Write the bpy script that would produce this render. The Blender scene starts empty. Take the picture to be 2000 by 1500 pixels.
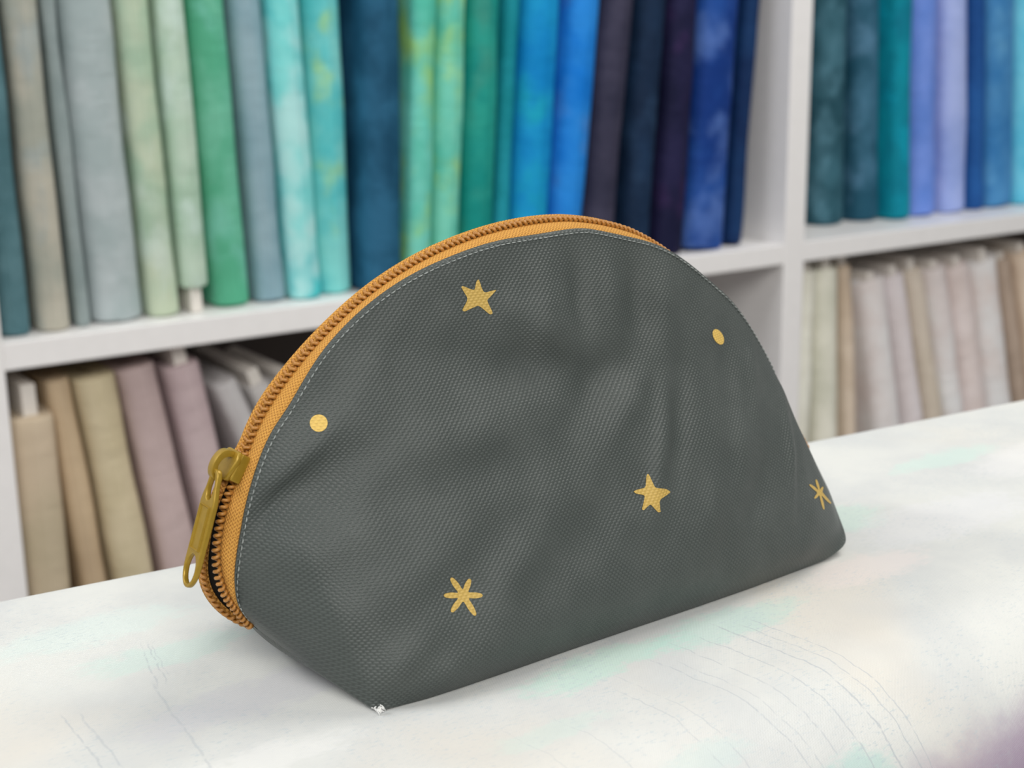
import bpy, bmesh, math, random
from math import sin, cos, tan, pi, radians, atan2, hypot, exp
from mathutils import Vector, Matrix
from mathutils.bvhtree import BVHTree
from mathutils import noise as mnoise

random.seed(7)
SC = bpy.context.scene
COL = SC.collection
V = Vector

# ------------------------------------------------------------------ camera
TABLE_Z = 0.90                       # height of the table top above the floor
CAM_H = 0.19                         # camera above the table top
FPX = 2777.0                         # focal length in pixels of the 2000 px frame
_p, _r = radians(14.0), radians(0.8)
_r0, _w, _u0 = V((1, 0, 0)), V((0, cos(_p), -sin(_p))), V((0, sin(_p), cos(_p)))
CR = cos(_r) * _r0 - sin(_r) * _u0
CU = sin(_r) * _r0 + cos(_r) * _u0
CW = _w
CAM = V((0, 0, TABLE_Z + CAM_H))

cam_d = bpy.data.cameras.new('camera')
cam = bpy.data.objects.new('camera', cam_d)
COL.objects.link(cam)
cam.matrix_world = Matrix(((CR.x, CU.x, -CW.x, CAM.x), (CR.y, CU.y, -CW.y, CAM.y),
                           (CR.z, CU.z, -CW.z, CAM.z), (0, 0, 0, 1)))
cam_d.sensor_width = 36.0
cam_d.lens = 36.0 * FPX / 2000.0
cam_d.clip_start = 0.01
cam_d.dof.use_dof = True
cam_d.dof.focus_distance = 0.445
cam_d.dof.aperture_fstop = 15.0
SC.camera = cam

# ------------------------------------------------------------------ world, lamps, exposure
world = bpy.data.worlds.new('world')
SC.world = world
world.use_nodes = True
bg = world.node_tree.nodes['Background']
bg.inputs[0].default_value = (0.93, 0.97, 1.0, 1)
bg.inputs[1].default_value = 0.30

def area_lamp(name, loc, aim, sx, sy, watts, col):
    l = bpy.data.lights.new(name, 'AREA')
    l.shape = 'RECTANGLE'
    l.size, l.size_y = sx, sy
    l.energy = watts
    l.color = col
    o = bpy.data.objects.new(name, l)
    o.location = loc
    o.rotation_euler = (V(aim) - V(loc)).to_track_quat('-Z', 'Y').to_euler()
    COL.objects.link(o)
    return o
area_lamp('unseen_overhead_lamp', (0.95, 1.15, 2.65), (0.1, 0.45, 0.9), 1.2, 0.7, 20, (1.0, 0.97, 0.92))
area_lamp('unseen_overhead_lamp', (0.5, -1.7, 2.65), (0.5, 1.5, 0.8), 2.4, 1.2, 62, (1.0, 0.97, 0.93))  # unseen front lamp behind the camera, set to brighten the shelf fronts
area_lamp('unseen_overhead_lamp', (-1.9, 0.1, 2.65), (0.9, 1.9, 0.85), 1.2, 0.7, 26, (0.97, 0.98, 1.0))  # unseen lamp added at the left to light the divider's side

SC.view_settings.view_transform = 'Standard'
SC.view_settings.look = 'None'
SC.view_settings.exposure = 0.08
SC.view_settings.gamma = 1.0
SC.view_settings.use_curve_mapping = False


# ------------------------------------------------------------------ small helpers
def ray(x, y):
    return CR * ((x - 1000) / FPX) - CU * ((y - 750) / FPX) + CW

def hit_plane(x, y, n, p0):
    d = ray(x, y)
    return CAM + d * ((p0 - CAM).dot(n) / d.dot(n))

def lin(r, g, b):
    def f(c):
        c /= 255.0
        return c / 12.92 if c <= 0.04045 else ((c + 0.055) / 1.055) ** 2.4
    return (f(r), f(g), f(b), 1.0)

class NT:
    """tiny node-tree builder"""
    def __init__(self, name, rough=0.6, spec=0.4):
        self.m = bpy.data.materials.new(name)
        self.m.use_nodes = True
        self.t = self.m.node_tree
        self.b = self.t.nodes['Principled BSDF']
        self.b.inputs['Roughness'].default_value = rough
        self.b.inputs['Specular IOR Level'].default_value = spec
    def n(self, typ, **kw):
        nd = self.t.nodes.new(typ)
        for k, v in kw.items():
            setattr(nd, k, v)
        return nd
    def put(self, sock, v):
        if isinstance(v, bpy.types.NodeSocket):
            self.t.links.new(v, sock)
        else:
            sock.default_value = v
    def math(self, op, a, b=0.0, c=0.0, clamp=False):
        nd = self.n('ShaderNodeMath', operation=op)
        nd.use_clamp = clamp
        self.put(nd.inputs[0], a)
        self.put(nd.inputs[1], b)
        self.put(nd.inputs[2], c)
        return nd.outputs[0]
    def mix(self, f, a, b):
        nd = self.n('ShaderNodeMix', data_type='RGBA')
        self.put(nd.inputs[0], f)
        self.put(nd.inputs[6], a)
        self.put(nd.inputs[7], b)
        return nd.outputs[2]
    def ramp(self, f, lo, hi):
        nd = self.n('ShaderNodeMapRange')
        nd.clamp = True
        nd.interpolation_type = 'SMOOTHSTEP'
        self.put(nd.inputs[0], f)
        nd.inputs[1].default_value = lo
        nd.inputs[2].default_value = hi
        return nd.outputs[0]
    def noise(self, vec, scale, detail=3.0, rough=0.55, out=0):
        nd = self.n('ShaderNodeTexNoise')
        self.put(nd.inputs['Vector'], vec)
        nd.inputs['Scale'].default_value = scale
        nd.inputs['Detail'].default_value = detail
        nd.inputs['Roughness'].default_value = rough
        return nd.outputs[out]
    def objco(self, scale=(1, 1, 1), off=(0, 0, 0)):
        tc = self.n('ShaderNodeTexCoord')
        mp = self.n('ShaderNodeMapping')
        self.t.links.new(tc.outputs['Object'], mp.inputs[0])
        mp.inputs['Scale'].default_value = scale
        mp.inputs['Location'].default_value = off
        return mp.outputs[0]
    def uvco(self):
        tc = self.n('ShaderNodeTexCoord')
        sp = self.n('ShaderNodeSeparateXYZ')
        self.t.links.new(tc.outputs['UV'], sp.inputs[0])
        return tc.outputs['UV'], sp.outputs[0], sp.outputs[1]
    def bump(self, h, dist, strength=1.0, prev=None):
        nd = self.n('ShaderNodeBump')
        self.put(nd.inputs['Height'], h)
        nd.inputs['Distance'].default_value = dist
        nd.inputs['Strength'].default_value = strength
        if prev is not None:
            self.t.links.new(prev, nd.inputs['Normal'])
        return nd.outputs[0]
    def done(self, col=None, normal=None, rough=None):
        if col is not None:
            self.put(self.b.inputs['Base Color'], col)
        if normal is not None:
            self.t.links.new(normal, self.b.inputs['Normal'])
        if rough is not None:
            self.put(self.b.inputs['Roughness'], rough)
        return self.m

def obj(name, me, mat=None, parent=None, smooth=False):
    o = bpy.data.objects.new(name, me)
    COL.objects.link(o)
    if mat is not None and not me.materials:
        me.materials.append(mat)
    if parent is not None:
        o.parent = parent
    if smooth:
        me.polygons.foreach_set('use_smooth', [True] * len(me.polygons))
    return o

def mesh(name, vs, fs):
    me = bpy.data.meshes.new(name)
    me.from_pydata([tuple(v) for v in vs], [], fs)
    me.validate()
    me.update()
    return me

def bm_mesh(name, bm):
    me = bpy.data.meshes.new(name)
    bmesh.ops.recalc_face_normals(bm, faces=bm.faces)
    bm.to_mesh(me)
    bm.free()
    return me

def set_uv(me, fn):
    uv = me.uv_layers.new(name='UVMap')
    co = [fn(i, v.co) for i, v in enumerate(me.vertices)]
    for l in me.loops:
        uv.data[l.index].uv = co[l.vertex_index]

def empty(name, loc, rot=(0, 0, 0)):
    o = bpy.data.objects.new(name, None)
    o.empty_display_size = 0.02
    o.location = loc
    o.rotation_euler = rot
    COL.objects.link(o)
    return o

def tag(o, label=None, cat=None, group=None, kind=None):
    if label: o['label'] = label
    if cat: o['category'] = cat
    if group: o['group'] = group
    if kind: o['kind'] = kind
    return o

def board(name, x0, x1, y0, y1, z0, z1, mat, parent, bev=0.0012):
    bm = bmesh.new()
    bmesh.ops.create_cube(bm, size=1.0)
    for v in bm.verts:
        v.co = V(((x0 + x1) / 2 + v.co.x * (x1 - x0), (y0 + y1) / 2 + v.co.y * (y1 - y0), (z0 + z1) / 2 + v.co.z * (z1 - z0)))
    bmesh.ops.bevel(bm, geom=bm.edges[:], offset=bev, segments=2, affect='EDGES', profile=0.5)
    return obj(name, bm_mesh(name, bm), mat, parent)

def polyline(pts, n):
    """resample a polyline to n+1 points evenly by length"""
    d = [0.0]
    for a, b in zip(pts, pts[1:]):
        d.append(d[-1] + (b - a).length)
    out, k = [], 0
    for i in range(n + 1):
        s = d[-1] * i / n
        while k < len(pts) - 2 and d[k + 1] < s:
            k += 1
        f = (s - d[k]) / max(d[k + 1] - d[k], 1e-9)
        out.append(pts[k].lerp(pts[k + 1], min(max(f, 0), 1)))
    return out

def smooth_line(pts, times):
    pts = [p.copy() for p in pts]
    for _ in range(times):
        q = [p.copy() for p in pts]
        for i in range(1, len(pts) - 1):
            q[i] = pts[i] * 0.5 + (pts[i - 1] + pts[i + 1]) * 0.25
        pts = q
    return pts

def tube(vs, fs, pts, rad, k=6, cap=True, flat=None):
    """sweep a circle along pts into the vertex and face lists"""
    n = len(pts)
    base = len(vs)
    t = (pts[1] - pts[0]).normalized()
    up = V((0, 0, 1)) if abs(t.z) < 0.9 else V((1, 0, 0))
    a = t.cross(up).normalized()
    for i in range(n):
        t = (pts[min(i + 1, n - 1)] - pts[max(i - 1, 0)]).normalized()
        a = (a - t * a.dot(t)).normalized()
        b = t.cross(a)
        r = rad[i] if isinstance(rad, (list, tuple)) else rad
        for j in range(k):
            w = 2 * pi * j / k
            vs.append(pts[i] + (a * cos(w) + b * sin(w)) * r)
    for i in range(n - 1):
        for j in range(k):
            p, q = base + i * k + j, base + i * k + (j + 1) % k
            fs.append((p, q, q + k, p + k))
    if cap:
        fs.append(tuple(base + j for j in reversed(range(k))))
        fs.append(tuple(base + (n - 1) * k + j for j in range(k)))

def grid_faces(nu, nv, base=0):
    return [(base + i * nv + j, base + (i + 1) * nv + j, base + (i + 1) * nv + j + 1, base + i * nv + j + 1)
            for i in range(nu - 1) for j in range(nv - 1)]

# ------------------------------------------------------------------ materials
def paint(name, c, rough=0.45, scale=60, amt=0.03):
    k = NT(name, rough, 0.4)
    no = k.noise(k.objco(), scale, 4)
    return k.done(k.mix(no, c, tuple(x * (1 - amt * 3) for x in c[:3]) + (1,)), k.bump(no, 0.0002, 0.3))

M_SHELF = paint('white_melamine', lin(246, 244, 243), 0.38)
M_BACK = paint('shaded_brown_back', lin(70, 61, 56), 0.7)  # dark tone puts the shade of the bolt gaps into the panel colour
M_CARD = paint('white_cardboard', lin(232, 226, 218), 0.8)
M_WALL = paint('pale_wall_paint', lin(214, 212, 208), 0.8)
M_FLOOR = paint('grey_floor', lin(140, 132, 128), 0.5, 6)
M_STEEL = paint('grey_steel', lin(150, 150, 150), 0.35)

def batik(name, c1, c2, c3=None, amt3=0.5, seed=0.0, scale=16.0, contrast=1.0, gain=1.1):
    c1, c2, c3 = [c and tuple(min(x * gain, 0.88) for x in c[:3]) + (1,) for c in (c1, c2, c3)]
    k = NT(name, 0.75, 0.22)
    co = k.objco((1, 1, 0.75), (seed * 3.7, seed * 1.3, seed * 2.1))
    n1 = k.noise(co, scale, 4.0, 0.6)
    col = k.mix(k.ramp(n1, 0.5 - 0.17 / contrast, 0.5 + 0.17 / contrast), c1, c2)
    if c3 is not None:
        n2 = k.noise(k.objco((1.2, 1.2, 0.9), (seed * 1.9 + 5, 3.1, seed * 4.3)), scale * 1.3, 3.0, 0.5)
        f = k.ramp(n2, 0.58 - 0.20 * amt3, 0.80 - 0.14 * amt3)
        col = k.mix(k.math('MULTIPLY', f, 0.7), col, c3)
    wr = k.noise(k.objco((0.5, 0.5, 1.2), (seed, seed, seed)), 45, 3)
    fine = k.noise(k.objco(), 900, 2)
    nb = k.bump(fine, 0.0003, 0.5, k.bump(wr, 0.0035, 0.6))
    return k.done(col, nb)

# pouch canvas: a staggered weave, used for the cloth and for the print on it
def canvas(name, c, dark, light, rough, pitch=0.00166, mottled=True):
    k = NT(name, rough, 0.38)
    uv, u, v = k.uvco()
    a = k.math('SINE', k.math('MULTIPLY', u, 2 * pi / pitch))
    b = k.math('SINE', k.math('MULTIPLY', v, 2 * pi / pitch))
    h = k.math('MULTIPLY_ADD', k.math('MULTIPLY', a, b), 0.36, 0.34)
    h = k.math('MULTIPLY_ADD', k.math('ABSOLUTE', b), 0.30, h)
    n = k.noise(uv, 2600, 2)
    h2 = k.math('MULTIPLY_ADD', n, 0.35, h)
    f = k.ramp(h, 0.05, 0.62)
    col = k.mix(f, dark, c)
    big = k.noise(uv, 55, 3)
    if mottled:
        col = k.mix(k.math('MULTIPLY', k.ramp(big, 0.35, 0.75), 0.35), col, light)
    nb = k.bump(h2, 0.00034, 0.7)
    return k.done(col, nb, k.math('MULTIPLY_ADD', n, 0.2, rough - 0.1))

M_CANVAS = canvas('charcoal_canvas', lin(73, 79, 76), lin(47, 52, 50), lin(85, 90, 87), 0.43)
M_PRINT = canvas('gold_print', lin(196, 164, 86), lin(168, 136, 62), lin(196, 166, 92), 0.5)
M_PRINT2 = canvas('bright_gold_print', lin(222, 186, 98), lin(200, 164, 76), lin(224, 190, 104), 0.5)

def gap_shade():  # near-black colour standing in for shade inside the open zipper
    k = NT('dark_gap_shade', 0.8, 0.2)
    return k.done(k.mix(k.noise(k.objco(), 300), lin(34, 30, 25), lin(24, 22, 19)))
M_GAP_SHADE = gap_shade()

def tape_mat():
    k = NT('mustard_zipper_tape', 0.7, 0.25)
    uv, u, v = k.uvco()
    # knitted ribs: fine chevrons across the tape
    zig = k.math('PINGPONG', v, 0.0007)
    a = k.math('SINE', k.math('MULTIPLY', k.math('ADD', u, k.math('MULTIPLY', zig, 0.9)), 2 * pi / 0.00125))
    b = k.math('SINE', k.math('MULTIPLY', v, 2 * pi / 0.0014))
    h = k.math('MULTIPLY_ADD', k.math('MULTIPLY', a, b), 0.5, 0.5)
    n = k.noise(uv, 3000, 2)
    col = k.mix(k.ramp(h, 0.1, 0.7), lin(160, 104, 40), lin(216, 158, 74))
    return k.done(k.mix(k.math('MULTIPLY', n, 0.25), col, lin(230, 178, 98)), k.bump(k.math('ADD', h, n), 0.00035, 0.8))
M_TAPE = tape_mat()

def plastic(name, c1, c2, rough, scale=500):
    k = NT(name, rough, 0.5)
    n = k.noise(k.objco(), scale, 3)
    return k.done(k.mix(n, c1, c2), k.bump(n, 0.00008, 0.4))
M_COIL = plastic('brown_zipper_coil', lin(186, 130, 60), lin(158, 106, 44), 0.38)
M_GOLD = plastic('olive_gold_metal', lin(172, 140, 46), lin(148, 118, 32), 0.36)
M_GOLD.node_tree.nodes['Principled BSDF'].inputs['Metallic'].default_value = 0.35
M_THREAD = plastic('grey_thread', lin(176, 182, 178), lin(84, 90, 88), 0.55, 260)
M_FRAY = plastic('white_fray', lin(240, 240, 238), lin(225, 225, 222), 0.7)

# ------------------------------------------------------------------ frames of reference
YAW = radians(35.92)
PO = V((-0.04135, 0.37384, TABLE_Z))            # front left corner of the pouch on the table
PAX, PBK = V((cos(YAW), sin(YAW), 0)), V((-sin(YAW), cos(YAW), 0))

def to_pouch(P):
    d = P - PO
    return V((d.dot(PAX), d.dot(PBK), d.z))

def on_y(x, y, Y):
    """photo pixel -> pouch coordinates on the upright plane Y behind the front edge"""
    return to_pouch(hit_plane(x, y, PBK, PO + PBK * Y))

SYAW = radians(33.5)
SAX, SBK = V((cos(SYAW), sin(SYAW), 0)), V((-sin(SYAW), cos(SYAW), 0))
SO = V((0, 1.6, 0))                             # a point of the shelf front plane, at floor level
SHELF_Z = TABLE_Z - 0.086                       # top of the visible shelf board
BOARD_T = 0.0265

def on_shelf(x, y, depth=0.0):
    """photo pixel -> (along, height) on the upright plane `depth` behind the shelf front"""
    P = hit_plane(x, y, SBK, SO + SBK * depth)
    return (P - SO).dot(SAX), P.z

# ------------------------------------------------------------------ room
def slab(name, x0, x1, y0, y1, z0, z1, mat, kind='structure'):
    o = board(name, x0, x1, y0, y1, z0, z1, mat, None, 0.002)
    return tag(o, kind=kind)
slab('floor', -4.0, 5.0, -3.5, 5.5, -0.05, 0.0, M_FLOOR)
wb = board('wall_back', -4.0, 5.0, 0.46, 0.56, 0.0, 2.9, M_WALL, None, 0.002)
wb.location = SO
wb.rotation_euler = (0, 0, SYAW)
tag(wb, kind='structure')

# ------------------------------------------------------------------ shelving unit
S_DEPTH = 0.30
s_left = on_shelf(28, 900)[0]                    # right edge of the left upright's front face
s_m0, s_m1 = on_shelf(1529, 600)[0], on_shelf(1567, 600)[0]
shelf = empty('shelving_unit', (SO.x, SO.y, 0), (0, 0, SYAW))
tag(shelf, 'white open shelving unit full of upright fabric bolts behind the pouch', 'shelf')
S_TOP = SHELF_Z + 0.68
S_LOW = 0.13
s_w = 1.02
board('upright', s_left - 0.038, s_left, 0, S_DEPTH, 0, S_TOP + 0.026, M_SHELF, shelf)
board('upright', s_m0, s_m1, 0, S_DEPTH, 0, S_TOP + 0.026, M_SHELF, shelf)
s_right = s_m1 + s_w
board('upright', s_right, s_right + 0.038, 0, S_DEPTH, 0, S_TOP + 0.026, M_SHELF, shelf)
for a, b in ((s_left, s_m0), (s_m1, s_right)):
    board('shelf_board', a, b, 0.001, S_DEPTH, SHELF_Z - BOARD_T, SHELF_Z, M_SHELF, shelf)
    board('shelf_board', a, b, 0.001, S_DEPTH, S_TOP, S_TOP + 0.026, M_SHELF, shelf)
    board('shelf_board', a, b, 0.001, S_DEPTH, S_LOW - 0.026, S_LOW, M_SHELF, shelf)
    board('back_panel', a, b, S_DEPTH - 0.008, S_DEPTH - 0.001, S_LOW, S_TOP, M_BACK, shelf, 0.0005)
    board('plinth', a, b, 0.03, 0.048, 0, S_LOW - 0.026, M_SHELF, shelf)

# ------------------------------------------------------------------ fabric bolts
BOLT_D = 0.17
def wrap_mesh(w, h, seed, d=BOLT_D, bottom_soft=0.004, puff=0.4):
    """cloth wound round a flat board: rounded slab, open spiral shown at its ends, slightly uneven"""
    rc = min(w * puff, 0.019)
    ring = []
    def corner(cx, cy, a0):
        for i in range(5):
            a = a0 + (pi / 2) * i / 4
            ring.append((cx + rc * cos(a), cy + rc * sin(a)))
    corner(w / 2 - rc, d / 2 - rc, 0)
    corner(-w / 2 + rc, d / 2 - rc, pi / 2)
    corner(-w / 2 + rc, -d / 2 + rc, pi)
    for i in range(1, 4):
        f = i / 4
        ring.append((-w / 2 + rc + (w - 2 * rc) * f, -d / 2 - 0.0012 * sin(pi * f)))
    corner(w / 2 - rc, -d / 2 + rc, 1.5 * pi)
    m = len(ring)
    lv = [0.0, 0.0015, 0.005] + [h * i / 30 for i in range(1, 30)] + [h - 0.005, h - 0.0015, h]
    vs, fs = [], []
    for li, z in enumerate(lv):
        e = min(z, h - z)
        s = 1.0 - (0.10 if e < 0.0005 else 0.04 if e < 0.002 else 0.0)
        for (x, y) in ring:
            nv = mnoise.noise(V((x * 16 + seed * 7.1, y * 9 + seed, z * 11))) * 0.0016
            nz = mnoise.noise(V((x * 30 + seed, y * 20, seed * 3 + li * 0.0))) * bottom_soft if li in (0, len(lv) - 1) else 0
            l = hypot(x, y) or 1
            vs.append(V((x * s + nv * (x / (w / 2)), y - (1 - s) * 0.02 * (1 if y > 0 else -1) + nv * (1 if y > 0 else -1), z + abs(nz) * (1 if li == 0 else -1))))
    for i in range(len(lv) - 1):
        for j in range(m):
            a, b = i * m + j, i * m + (j + 1) % m
            fs.append((a, b, b + m, a + m))
    # ends: three stepped turns of cloth round the board
    for li, sgn in ((0, 1), (len(lv) - 1, -1)):
        prev = [li * m + j for j in range(m)]
        for q, (sc, dz) in enumerate(((0.80, 0.003), (0.74, 0.0005), (0.52, 0.004), (0.46, 0.001), (0.22, 0.005))):
            cur = []
            for j, (x, y) in enumerate(ring):
                cur.append(len(vs))
                vs.append(V((x * sc, y * (0.55 + 0.45 * sc), lv[li] + sgn * dz)))
            for j in range(m):
                a, b = prev[j], prev[(j + 1) % m]
                c, e2 = cur[(j + 1) % m], cur[j]
                fs.append((b, a, e2, c) if sgn > 0 else (a, b, c, e2))
            prev = cur
        fs.append(tuple(prev) if sgn < 0 else tuple(reversed(prev)))
    return mesh('fabric_wrap', vs, fs)

def make_bolt(label, cat_group, xb0, xb1, yb, xt0, xt1, yt, mat, seed, base_z, height=None, depth=None, core=None, z_gap=0.0, puff=0.4):
    """xb0,xb1 / xt0,xt1: left and right side of the spine in the photo at rows yb and yt"""
    if depth is None:
        P = hit_plane((xb0 + xb1) / 2, yb, V((0, 0, 1)), V((0, 0, base_z)))
        depth = min(max((P - SO).dot(SBK), 0.004), 0.10)
    a0, zb = on_shelf(xb0, yb, depth)
    a1, _ = on_shelf(xb1, yb, depth)
    t0, zt = on_shelf(xt0, yt, depth)
    t1, _ = on_shelf(xt1, yt, depth)
    w = ((a1 - a0) + (t1 - t0)) / 2
    lean = atan2((t0 + t1) / 2 - (a0 + a1) / 2, zt - zb)
    c = (a0 + a1) / 2 - tan(lean) * (zb - base_z)        # spine centre at the shelf
    if height is None:
        height = (zt - base_z) / cos(lean) - w / 2 * abs(sin(lean)) - z_gap
    ROW.append(dict(label=label, grp=cat_group, c=c, t=c + tan(lean) * RH, w=w, mat=mat, seed=seed, base_z=base_z, height=height, depth=depth, core=core, z_gap=z_gap, puff=puff))

ROW = []
RH = 0.56
def settle(lo, hi):
    """nudge the bolts of a row until none cuts into its neighbour, then build them"""
    for b in ROW:
        b['w'] *= 0.955
    for _ in range(400):
        for k in ('c', 't'):
            for p, q in zip(ROW, ROW[1:]):
                o = (p[k] + p['w'] / 2 + 0.0035) - (q[k] - q['w'] / 2)
                if o > 0:
                    p[k] -= o * 0.35
                    q[k] += o * 0.35
                    p['w'] -= o * 0.06
                    q['w'] -= o * 0.06
            p = ROW[0]
            p[k] = max(p[k], lo + p['w'] / 2 + 0.0022)
            p = ROW[-1]
            p[k] = min(p[k], hi - p['w'] / 2 - 0.0022)
    for b in ROW:
        build_bolt(**b)
    ROW.clear()

def build_bolt(label, grp, c, t, w, mat, seed, base_z, height, depth, core, z_gap, puff):
    cat_group = grp
    lean = atan2(t - c, RH)
    lift = w / 2 * abs(sin(lean)) + z_gap
    loc = SO + SAX * c + SBK * (depth + BOLT_D / 2)
    root = empty('fabric_bolt', (loc.x, loc.y, base_z + w / 2 * abs(sin(lean)) + 0.0003), (0, lean, SYAW))
    tag(root, label, 'fabric bolt', cat_group)
    f = obj('fabric_wrap', wrap_mesh(w * cos(lean), height, seed, puff=puff), mat, root, True)
    f.location.z = z_gap
    if core:
        lo, hi, cw = core
        board('board_core', -cw / 2, cw / 2, -BOLT_D / 2 + 0.01, BOLT_D / 2 - 0.01, lo, z_gap + height + hi, M_CARD, root, 0.001)
    return root

UH = 0.585
GU = 'fabric bolts on the upper shelf left of the divider'
L_ = lin
upper = [
 # label, bottom x0,x1,y ; x0,x1 at the row y=0 ; c1, c2, c3
 ('deep teal fabric bolt standing against the left upright on the upper shelf', 4, 68, 658, -60, 7, L_(70,106,114), L_(90,126,134), None, 0, None),
 ('beige grey fabric bolt right of the deep teal bolt at the left end', 74, 152, 648, 10, 72, L_(160,163,152), L_(182,178,164), L_(150,164,166), .5, None),
 ('thin shadowed slate grey fabric bolt squeezed between beige and wide silver grey bolts', 152, 180, 632, 76, 108, L_(134,148,148), L_(150,162,162), None, 0, .03),
 ('widest silver grey fabric bolt on the upper shelf', 186, 292, 630, 114, 226, L_(158,172,173), L_(178,188,190), None, 0, None),
 ('sage green mottled fabric bolt between the wide silver grey and the short mint bolts', 298, 362, 619, 232, 297, L_(160,186,162), L_(188,200,176), L_(200,214,204), .6, None),
 ('pale mint fabric bolt whose white board core shows below the cloth', 364, 415, 566, 306, 368, L_(166,194,172), L_(184,204,186), L_(204,222,216), .5, None),
 ('emerald jade fabric bolt to the right of the short mint bolt', 423, 500, 600, 376, 448, L_(84,168,134), L_(112,186,158), L_(124,196,180), .4, None),
 ('plain dusty blue grey fabric bolt between the jade and turquoise bolts', 508, 572, 590, 454, 516, L_(128,158,170), L_(144,170,180), None, 0, None),
 ('turquoise fabric bolt with white and lime blotches, next to the dusty blue grey one', 580, 640, 585, 524, 592, L_(72,190,194), L_(124,212,210), L_(190,228,226), 1.0, None),
 ('aqua fabric bolt just left of the dark petrol blue bolt', 646, 712, 572, 602, 684, L_(86,190,194), L_(128,208,204), L_(170,208,112), .25, None),
 ('dark petrol blue fabric bolt, wide, between the aqua and lime patched bolts', 716, 790, 520, 703, 797, L_(20,70,98), L_(40,96,128), None, 0, .014),
 ('sea green fabric bolt with lime patches, right beside the dark petrol blue bolt', 793, 844, 470, 806, 858, L_(82,184,162), L_(112,200,184), L_(160,200,74), .8, .012),
 ('pale sea green fabric bolt with a lime edge, left of the plain deep green bolt', 850, 906, 440, 861, 919, L_(86,186,166), L_(118,202,180), L_(170,206,100), .45, .012),
 ('deep emerald green fabric bolt above the top of the pouch', 908, 974, 430, 922, 986, L_(12,134,126), L_(36,150,136), L_(64,138,122), .4, .012),
 ('narrow dark cyan fabric bolt between the emerald and bright cerulean bolts', 977, 1003, 430, 990, 1026, L_(14,134,146), L_(30,148,166), None, 0, .02),
 ('bright cerulean blue fabric bolt, wider of the two vivid blues above the pouch', 1008, 1080, 420, 1032, 1106, L_(0,126,192), L_(18,146,200), L_(20,160,180), .3, .012),
 ('vivid azure fabric bolt between the cerulean and charcoal bolts', 1087, 1144, 420, 1116, 1187, L_(4,112,200), L_(36,132,214), L_(70,130,200), .3, .012),
 ('charcoal plum fabric bolt next to the vivid azure bolt', 1150, 1214, 430, 1192, 1252, L_(46,46,66), L_(62,60,80), None, 0, .014),
 ('blackish navy fabric bolt between the charcoal plum and the darkest bolts', 1224, 1282, 450, 1258, 1312, L_(12,34,60), L_(24,50,80), L_(40,66,96), .3, .02),
 ('near black indigo fabric bolt left of the mottled royal blue bolt', 1290, 1344, 470, 1316, 1374, L_(14,16,48), L_(32,30,66), L_(52,34,76), .3, .018),
 ('mottled royal blue fabric bolt with pale blotches on the upper shelf', 1346, 1424, 490, 1376, 1454, L_(10,50,120), L_(28,72,146), L_(84,116,182), .6, None),
 ('narrow navy fabric bolt at the right end of the row, leaning by the white divider', 1427, 1450, 480, 1457, 1494, L_(6,36,78), L_(16,52,96), None, 0, None),
]
for i, (lb, a, b, y, c, d, c1, c2, c3, am, dep) in enumerate(upper):
    core, gap = None, 0.0
    m = batik('batik_upper_%d' % i, c1, c2, c3, am, seed=i * 1.37 + 1, contrast=1.25)
    kw = {}
    if i == 5:                                      # its cloth starts above the shelf, the core reaches down
        gap, core = 0.026, (0.0, -0.004, 0.012)
        dep = 0.022
        y = 600
    make_bolt(lb, GU, a, b, y, c, d, 0, m, i * 2.3 + 0.7, SHELF_Z, UH - (0.03 if i == 5 else 0) + 0.012 * ((i * 7) % 5 - 2), dep, core, gap)

settle(s_left, s_m0)

GR = 'fabric bolts on the upper shelf right of the divider'
right = [
 ('dark spruce teal fabric bolt directly right of the white divider', 1601, 1660, 440, 1611, 1664, L_(28,66,78), L_(56,98,112), L_(82,124,140), .5),
 ('slate teal mottled fabric bolt second from the white divider on the right', 1676, 1728, 432, 1680, 1730, L_(28,74,94), L_(60,104,128), L_(84,124,152), .5),
 ('bright peacock green fabric bolt right of the two slate teal ones', 1747, 1785, 430, 1750, 1787, L_(0,110,132), L_(0,132,150), L_(0,146,170), .4),
 ('periwinkle blue fabric bolt right of the bright peacock green one', 1790, 1836, 423, 1791, 1840, L_(92,126,200), L_(112,140,212), None, 0),
 ('pale lavender fabric bolt between the periwinkle and the deep cobalt bolts', 1849, 1895, 416, 1852, 1901, L_(136,154,206), L_(156,170,216), None, 0),
 ('narrow deep cobalt fabric bolt right of the pale lavender bolt', 1900, 1929, 410, 1905, 1936, L_(22,68,128), L_(32,84,146), None, 0),
 ('denim blue fabric bolt near the right border of the photo', 1932, 1988, 405, 1939, 1992, L_(48,110,164), L_(72,132,180), L_(92,150,190), .4),
 ('light cyan fabric bolt cut by the right border of the photo', 1991, 2046, 399, 1996, 2052, L_(84,176,204), L_(110,192,214), None, 0),
]
for i, (lb, a, b, y, c, d, c1, c2, c3, am) in enumerate(right):
    m = batik('batik_right_%d' % i, c1, c2, c3, am, seed=i * 2.11 + 40, gain=1.25)
    make_bolt(lb, GR, a, b, y, c, d, 0, m, i * 1.9 + 60, SHELF_Z, UH + 0.012 * ((i * 5) % 4 - 2), None)

settle(s_m1, s_right)

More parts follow.
